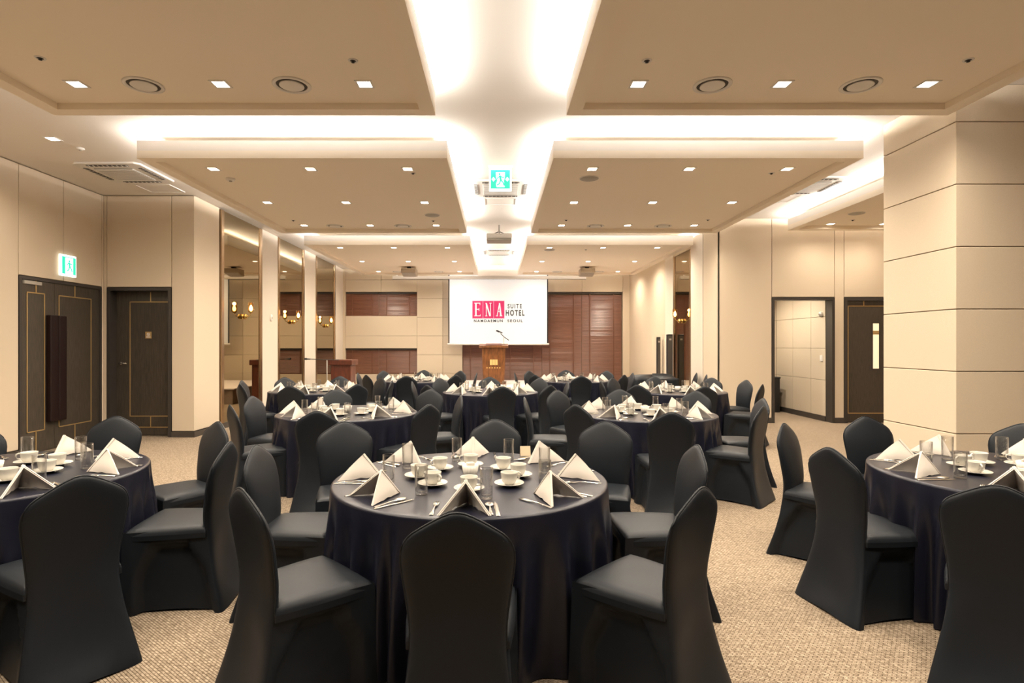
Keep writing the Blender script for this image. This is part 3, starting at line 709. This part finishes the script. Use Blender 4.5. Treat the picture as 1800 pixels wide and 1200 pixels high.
def chair_parts():
    VB = [0, .03, .08, .14, .20, .26, .32, .38, .44, .50, .56, .62, .68, .74, .80, .86, .91, .945, .97, .985, .996, 1]
    VF = [v for v in VB[::-1] if v >= .44]
    def pt(u, v, side):
        z = v*interp(TT, abs(u)); wz = smooth_tab(WT, z)
        q = max(0, 1-abs(u)**7)**.5
        if v > .5: q *= max(0, 1-((v-.5)*2)**9)**.5
        y = smooth_tab(YT, z)+TH/2
        if side < 0: y -= TH/2*q
        else: y += TH/2*q + .014*q*max(0, 1-u*u)*math.sin(PI*min(1, max(0, (v-.44)/.5)))
        if side < 0 and v < .45: y += .03*(1-u*u)*math.sin(PI*v/.45)*.6      # back sheet draws in between the legs
        return (u*wz, y, z+(.012*(1-u*u)**2*(1-v) if v < .05 else 0))
    b = MB(); b.grid([[pt(u, v, -1) for u in US] for v in VB]+[[pt(u, v, 1) for u in US] for v in VF[1:]])
    parts = [('backrest', b.mesh('backrest', M['spandex'], True))]
    pp = MB(); edge = [pt(u, 1, 1) for u in US]; side = [pt(-1, v, 1) for v in VB if .55 < v < 1]; side2 = [pt(1, v, 1) for v in VB[::-1] if .55 < v < 1]
    pp.tube(side+edge+side2, .0045, 6)
    parts.append(('piping', pp.mesh('piping', M['spandex'], True)))
    def front_edge(z): t = z/.45; return (.238-.010*t, .232-.014*t)
    ZS = [0, .02, .06, .11, .16, .21, .26, .30, .33, .355, .375, .395, .42, .452]
    SS = [0, .05, .10, .14, .18, .22, .27, .34, .42, .5, .58, .66, .72, .77, .81, .85, .89, .94, 1]
    def arch(s, z, top, m0, m1):
        m = .16*sstep((z-.18)/.20)
        a = min((s-m0-m)/.045, (m1-m-s)/.045, (top-z)/.025)
        return sstep(a)
    for sg in (-1, 1):
        rows = []
        for z in ZS:
            fx, fy = front_edge(z); bx, by = smooth_tab(WT, z), smooth_tab(YT, z)+TH/2-.004
            row = []
            for s in SS:
                zz = z+(.014*math.sin(PI*s) if z == 0 else 0)
                d = .040*arch(s, z, .385, .06, .86)+.010*math.sin(PI*s)*(1-z/.452)
                row.append((sg*(bx+(fx-bx)*s-d), by+(fy-by)*s, zz))
            rows.append(row if sg > 0 else row[::-1])
        parts.append(('side_panel', MB().grid(rows).mesh('side_panel', M['spandex'], True)))
    rows = []
    for z in ZS:
        fx, fy = front_edge(z)
        rows.append([(fx-2*fx*s, fy-.036*arch(s, z, .385, .10, .90)-.01*math.sin(PI*s)*(1-z/.452), z+(.014*math.sin(PI*s) if z == 0 else 0)) for s in SS])
    parts.append(('front_panel', MB().grid(rows).mesh('front_panel', M['spandex'], True)))
    rows = []; T = [-1, -.985, -.95, -.88, -.75, -.5, -.25, 0, .25, .5, .75, .88, .95, .985, 1]
    def seat(u, v):
        hw = .192+.040*(v+1)/2
        rr = max(abs(u), abs(v)); k = 1-.04*(u*u*v*v)
        z = .462+.016*(1-u**4)*(1-v**4)-(.03*max(0, (rr-.9)/.1)**2.4)
        return (u*hw*k, .008+v*.213*k, z)
    for v in T: rows.append([seat(u, v) for u in T])
    s = MB().grid(rows)
    ring = [(T[i], -1) for i in range(15)]+[(1, T[i]) for i in range(1, 15)]+[(T[i], 1) for i in range(13, -1, -1)]+[(-1, T[i]) for i in range(13, -1, -1)]
    top_ = [seat(*q) for q in ring]
    s.grid([[(x, y, .405) for x, y, z in top_], top_])
    parts.append(('seat', s.mesh('seat', M['spandex'], True)))
    return parts
CHAIR = chair_parts()
def chair(x, y, rz, label, group):
    e = tag(empty('banquet_chair', (x, y, 0), rz), label, 'chair', group)
    for nm, me in CHAIR: child(me, nm, e)
    return e

# ------------------------------------------------------------------ round table with satin cloth
RT, HT = .75, .745
def cloth_mesh():
    n = 400; rnd = random.Random(3)
    ph = [0]; 
    while ph[-1] < 2*PI: ph.append(ph[-1]+rnd.uniform(.10, .30))
    ph = [p_*2*PI/ph[-1] for p_ in ph]; amp = [rnd.uniform(.45, 1) for _ in ph]; amp[-1] = amp[0]
    def F(a):
        for i in range(len(ph)-1):
            if ph[i] <= a <= ph[i+1]:
                t = (a-ph[i])/(ph[i+1]-ph[i]); return (amp[i]*(1-t)+amp[i+1]*t)*abs(math.cos(PI*t))**2.6
        return amp[0]
    rows = []
    for r in (.001, .2, .4, .6, .70, .735): rows.append([(r*math.cos(2*PI*i/n), r*math.sin(2*PI*i/n), HT) for i in range(n+1)])
    for k in range(1, 5):
        a = k/4*PI/2; rows.append([((.735+.015*math.sin(a))*math.cos(2*PI*i/n), (.735+.015*math.sin(a))*math.sin(2*PI*i/n), HT-.015+.015*math.cos(a)) for i in range(n+1)])
    for k in range(1, 13):
        t = k/12; z = (HT-.015)*(1-t)+.006*t
        rows.append([])
        for i in range(n+1):
            a = 2*PI*i/n; a2 = (a+.10*t*math.sin(3*a)) % (2*PI)
            f_ = F(a2)
            r = RT+.003+sstep(t*2.6)*(-.030*t**.6+(.022+.062*t**.7)*f_)
            rows[-1].append((r*math.cos(a), r*math.sin(a), z))
    return MB().grid(rows).mesh('tablecloth', M['satin'], True)
CLOTH = cloth_mesh()
TOP = MB().lathe([(0, HT-.03), (.728, HT-.03), (.728, HT-.004), (0, HT-.004)], 48).mesh('table_top', M['skirt'])
PED = MB().lathe([(.30, 0), (.30, .03), (.06, .06), (.05, .66), (.20, .70), (.20, HT-.03)], 24).mesh('pedestal', M['black'], True)

# tableware meshes; a place setting's local +x points at the diner (outwards), +y is the diner's right... turned below
def napkin_mesh():
    A = Vector((0, 0, .132)); F = Vector((-.105, 0, .002)); m = MB()
    for sg in (-1, 1):
        B = Vector((.115, sg*.118, .002)); n = 8
        nrm = (F-A).cross(B-A).normalized()*(-sg)
        if nrm.y*sg < 0: nrm = -nrm
        for off, sc in ((0, 1), (-.007, .985)):
            idx = {}; vs = []
            for layer in (0, 1):
                for i in range(n+1):
                    for j in range(n+1-i):
                        u, v_ = i/n, j/n
                        p = A+(F-A)*u*sc+(B-A)*v_*sc
                        bul = .016*math.sin(PI*min(1, (u+v_)))*(4*u*v_ if u+v_ > 0 else 0)
                        p = p+nrm*(off-.005*layer+bul)
                        if i == 0 and sc == 1 and 0 < j: p = p+Vector((.006*math.sin(PI*v_), 0, 0))
                        if u+v_ == 1: p.z = max(p.z, .0015)+.007*math.sin(PI*u)*math.sin(3*PI*u)**2
                        p.z = max(p.z, .001)
                        idx[(layer, i, j)] = len(vs); vs.append(p)
            fs = []
            for layer in (0, 1):
                for i in range(n):
                    for j in range(n-i):
                        fs.append((idx[(layer, i, j)], idx[(layer, i+1, j)], idx[(layer, i, j+1)]))
                        if i+j < n-1: fs.append((idx[(layer, i+1, j)], idx[(layer, i+1, j+1)], idx[(layer, i, j+1)]))
            for i in range(n):
                for a, b in (((i, 0), (i+1, 0)), ((0, i), (0, i+1)), ((i, n-i), (i+1, n-i-1))):
                    fs.append((idx[(0, *a)], idx[(0, *b)], idx[(1, *b)], idx[(1, *a)]))
            m.add(vs, fs)
    me = m.mesh('napkin', M['napkin'], True); me.set_sharp_from_angle(angle=math.radians(40))
    return me
NAPKIN = napkin_mesh()
GLASS = MB().lathe([(0, .0), (.029, 0), (.031, .003), (.0325, .145), (.0312, .1465), (.0298, .145), (.0284, .022), (.026, .016), (0, .014)], 28).mesh('tumbler', M['glass'], True)
CUP = MB().lathe([(0, .003), (.020, .003), (.022, 0), (.024, .004), (.034, .013), (.042, .032), (.0455, .062), (.046, .064), (.0445, .064), (.0435, .06), (.040, .032), (.032, .015), (0, .010)], 28).mesh('cup', M['china'], True)
HANDLE = MB().tube([(.043, 0, .054), (.055, 0, .058), (.067, 0, .050), (.069, 0, .040), (.061, 0, .027), (.040, 0, .022)], [.004, .0045, .0045, .0045, .004, .004], 8).mesh('handle', M['china'], True)
SAUCER = MB().lathe([(0, .002), (.030, .002), (.032, 0), (.034, .002), (.055, .008), (.076, .016), (.078, .017), (.077, .0185), (.055, .0115), (.033, .0065), (0, .006)], 32).mesh('saucer', M['china'], True)
def cutlery(kind):
    m = MB()
    def strip(prof):     # (x, half width, z) outline, x runs along the piece
        m.grid([[(x, -w_, z+.0012) for x, w_, z in prof], [(x, -w_*.5, z+.003) for x, w_, z in prof], [(x, w_*.5, z+.003) for x, w_, z in prof], [(x, w_, z+.0012) for x, w_, z in prof]])
        m.grid([[(x, -w_, z+.0012) for x, w_, z in prof], [(x, w_, z+.0012) for x, w_, z in prof]])
    hd = [(.10, .009, 0), (.09, .010, .001), (.05, .006, .003), (.01, .0035, .006), (-.02, .003, .006)]
    if kind == 'spoon':
        strip(hd)
        m.ball((-.052, 0, .007), .032, 14, (1.05, .66, .16))
    elif kind == 'fork':
        strip(hd+[(-.035, .009, .004), (-.05, .0125, .003), (-.058, .0125, .003)])
        for k in range(4): m.box(-.105, -.056, -.0122+k*.0067, -.0082+k*.0067, .003, .0055)
    else:
        strip([(.105, .008, 0), (.10, .0095, .001), (.02, .008, .002), (.01, .007, .002), (0, .010, .001), (-.08, .0095, .001), (-.11, .002, .001)])
    return m.mesh(kind, M['steel'], True)
SPOON, FORK, KNIFE = cutlery('spoon'), cutlery('fork'), cutlery('knife')
SUGAR = MB().prism([(-.030, -.030), (.030, -.030), (.030, .030), (-.030, .030)], 'z', 0, .004).mesh('sugar_holder', M['china'])

SEATS = {-90: 'near side', -45: 'near right side', 0: 'right side', 45: 'far right side', 90: 'far side', 135: 'far left side', 180: 'left side', 225: 'near left side'}
TABLES = [  # x, y, ring turn, name, detail level
    (-.145, 3.12, 0, 'front centre table', 2), (-2.85, 3.20, 7, 'front left table', 2), (3.00, 3.20, 0, 'front right table', 2),
    (-1.62, 6.12, 0, 'second-row left table', 1), (1.60, 6.08, 0, 'second-row right table', 1),
    (-.10, 8.85, 0, 'third-row centre table', 0), (-2.90, 9.08, 0, 'third-row left table', 0), (2.88, 8.95, 0, 'third-row right table', 0),
    (-1.64, 11.60, 0, 'rear left table', 0), (1.58, 11.60, 0, 'rear right table', 0)]
# where the top of a chair's back stands, where it departs from the even ring: (x, y, extra turn in degrees)
TOPS = {(0, -90): (-.136, 1.915, 0), (0, 225): (-1.03, 2.25, 0), (0, -45): (.83, 2.26, -4), (0, 180): (-1.39, 3.22, 4), (0, 0): (1.16, 3.22, -3),
        (0, 135): (-1.14, 4.20, -22), (0, 45): (.82, 4.22, 22), (0, 90): (-.01, 4.34, 0),
        (1, -45): (-1.82, 2.46, 0), (1, 0): (-1.58, 3.33, 0), (1, 45): (-2.08, 4.21, 0), (1, 90): (-3.06, 4.52, 0), (1, 135): (-3.78, 4.02, 0),
        (2, 180): (1.86, 3.14, 8), (2, 135): (2.10, 4.12, 0), (2, 90): (2.95, 4.50, 0), (2, 225): (2.05, 2.29, 0), (2, 45): (3.86, 4.10, 0),
        (3, -90): (-1.56, 4.87, 0), (3, -45): (-.65, 5.42, 0), (3, 0): (-.40, 6.42, 0), (3, 45): (-.85, 7.28, 10), (3, 135): (-2.07, 7.25, -8), (3, 180): (-2.75, 6.30, 0), (3, 225): (-2.56, 5.38, 0),
        (4, -90): (1.49, 4.78, 0), (4, 225): (.76, 5.40, 0), (4, -45): (2.50, 5.25, 0), (4, 0): (2.88, 6.05, 0), (4, 90): (1.59, 7.27, 0), (4, 45): (2.49, 6.99, 0), (4, 135): (.76, 7.15, 0), (4, 180): (.30, 6.20, 0),
        (5, -90): (.08, 7.74, 0), (7, 0): (4.10, 9.20, 0), (7, -45): (3.88, 8.18, 0)}
SKIP = {(3, 90)}        # seven places only at this table
for ti, (tx, ty, turn, tn, lod) in enumerate(TABLES):
    t = tag(empty('round_table', (tx, ty, 0), ti*1.7), f'round table under a floor-length navy satin cloth, {tn}', 'table', 'round banquet tables')
    child(CLOTH, 'tablecloth', t); child(TOP, 'table_top', t); child(PED, 'pedestal', t)
    rnd = random.Random(100+ti)
    sg = tag(empty('sugar_holder', (tx+.0, ty-.02, HT+.001), .3), f'small white fluted sugar holder at the centre of the {tn}', 'holder', 'sugar holders')
    fl = MB(); n = 32
    fl.grid([[(r*(1+.05*(i % 2))*math.cos(2*PI*i/n), r*(1+.05*(i % 2))*math.sin(2*PI*i/n), z) for i in range(n+1)] for r, z in ((.001, 0), (.034, 0), (.046, .075), (.042, .075), (.03, .006), (.001, .006))])
    if ti == 0: SUG = fl.mesh('body', M['china'], True)
    child(SUG, 'body', sg)
    for k in range(3):
        if ti < 5: MB().box(-.02, .02, -.004, .004, .02, .085).build('sachet', M['napkin'], sg, loc=(0, -.015+k*.014, 0), rz=.1*k)
    for ang, sn in SEATS.items():
        where = f'at the {sn} of the {tn}'
        a = math.radians(ang+turn+rnd.uniform(-1.5, 1.5)); RR = 1.225+rnd.uniform(-.02, .02)
        bx, by, dz = TOPS.get((ti, ang), (tx+RR*math.cos(a), ty+RR*math.sin(a), rnd.uniform(-3, 3)))
        a = math.atan2(by-ty, bx-tx)+math.radians(dz)
        if (ti, ang) not in SKIP:
            chair(bx-.265*math.cos(a), by-.265*math.sin(a), a+PI/2, 'black stretch-covered chair '+where, 'covered chairs around the round tables')
        if (ti, ang) in SKIP: continue
        a = math.radians(ang+turn)
        ca, sa = math.cos(a), math.sin(a)
        def P(r, s, z=0): return (tx+r*ca-s*sa, ty+r*sa+s*ca, HT+.0005+z)      # r outwards, s to the diner's right
        o = child(NAPKIN, 'napkin', None, P(.585+rnd.uniform(-.015, .015), rnd.uniform(-.015, .015)), a+rnd.uniform(-.12, .12)); tag(o, 'cream napkin folded into a pyramid '+where, 'napkin', 'folded napkins')
        cr, cs = .275+rnd.uniform(-.015, .015), rnd.uniform(-.01, .02)
        o = child(SAUCER, 'saucer', None, P(cr, cs)); tag(o, 'white saucer under the cup '+where, 'saucer', 'white saucers')
        o = child(CUP, 'cup', None, P(cr, cs, .0065), a+PI/2+rnd.uniform(-.5, .3)); tag(o, 'white china coffee cup '+where, 'cup', 'white coffee cups'); child(HANDLE, 'handle', o)
        o = child(GLASS, 'tumbler', None, P(.43+rnd.uniform(-.02, .02), .105+rnd.uniform(-.01, .01))); tag(o, 'clear straight drinking glass '+where, 'glass', 'clear tumblers')
        if lod:
            for me, s, r, nm in ((SPOON, .115, .60, 'spoon'), (KNIFE, .145, .61, 'knife'), (FORK, -.135, .60, 'fork')):
                o = child(me, nm, None, P(r, s), a+rnd.uniform(-.08, .08)); tag(o, f'polished steel {nm} '+where, nm, f'steel {nm}s')
c = tag(empty('tent_card', (.19, 3.74, HT), .1), 'small kraft tent card on the far edge of the front centre table', 'card')
MB().prism([(-.02, 0), (-.018, 0), (.001, .062), (-.001, .062)], 'x', -.034, .034).build('front_leaf', M['card'], c)
MB().prism([(.02, 0), (.018, 0), (-.001, .062), (.001, .062)], 'x', -.034, .034).build('back_leaf', M['card'], c)

# service table with bundled cloths by the right wall, and spare chairs
e = tag(empty('service_table', (3.42, 12.35, 0)), 'black draped service table topped with heaped dark cloth near the narrow mirror', 'table')
rows = []; N = 48
for (hw, hd, z) in ((.001, .001, .80), (.30, .22, .795), (.45, .33, .775), (.505, .375, .755), (.51, .38, .72), (.52, .39, .4), (.53, .40, .01)):
    row = []
    for i in range(N+1):
        a = 2*PI*i/N; ca, sa = math.cos(a), math.sin(a); k = 1/max(abs(ca), abs(sa))**.85
        f = .012*math.sin(i*1.9)*(1 if z < .73 else 0); zz = z+(.035*math.sin(2.1*a+.6)+.02*math.sin(5*a))*(1 if z > .77 else 0)
        row.append(((hw+f)*ca*k, (hd+f)*sa*k, zz))
    rows.append(row)
MB().grid(rows).build('drape', M['spandex'], e, True)
chair(3.84, 11.0, math.radians(75), 'spare black covered chair against the cream wall, nearer the doorway', 'spare covered chairs')
chair(3.86, 11.6, math.radians(80), 'spare black covered chair against the cream wall, nearer the narrow mirror', 'spare covered chairs')
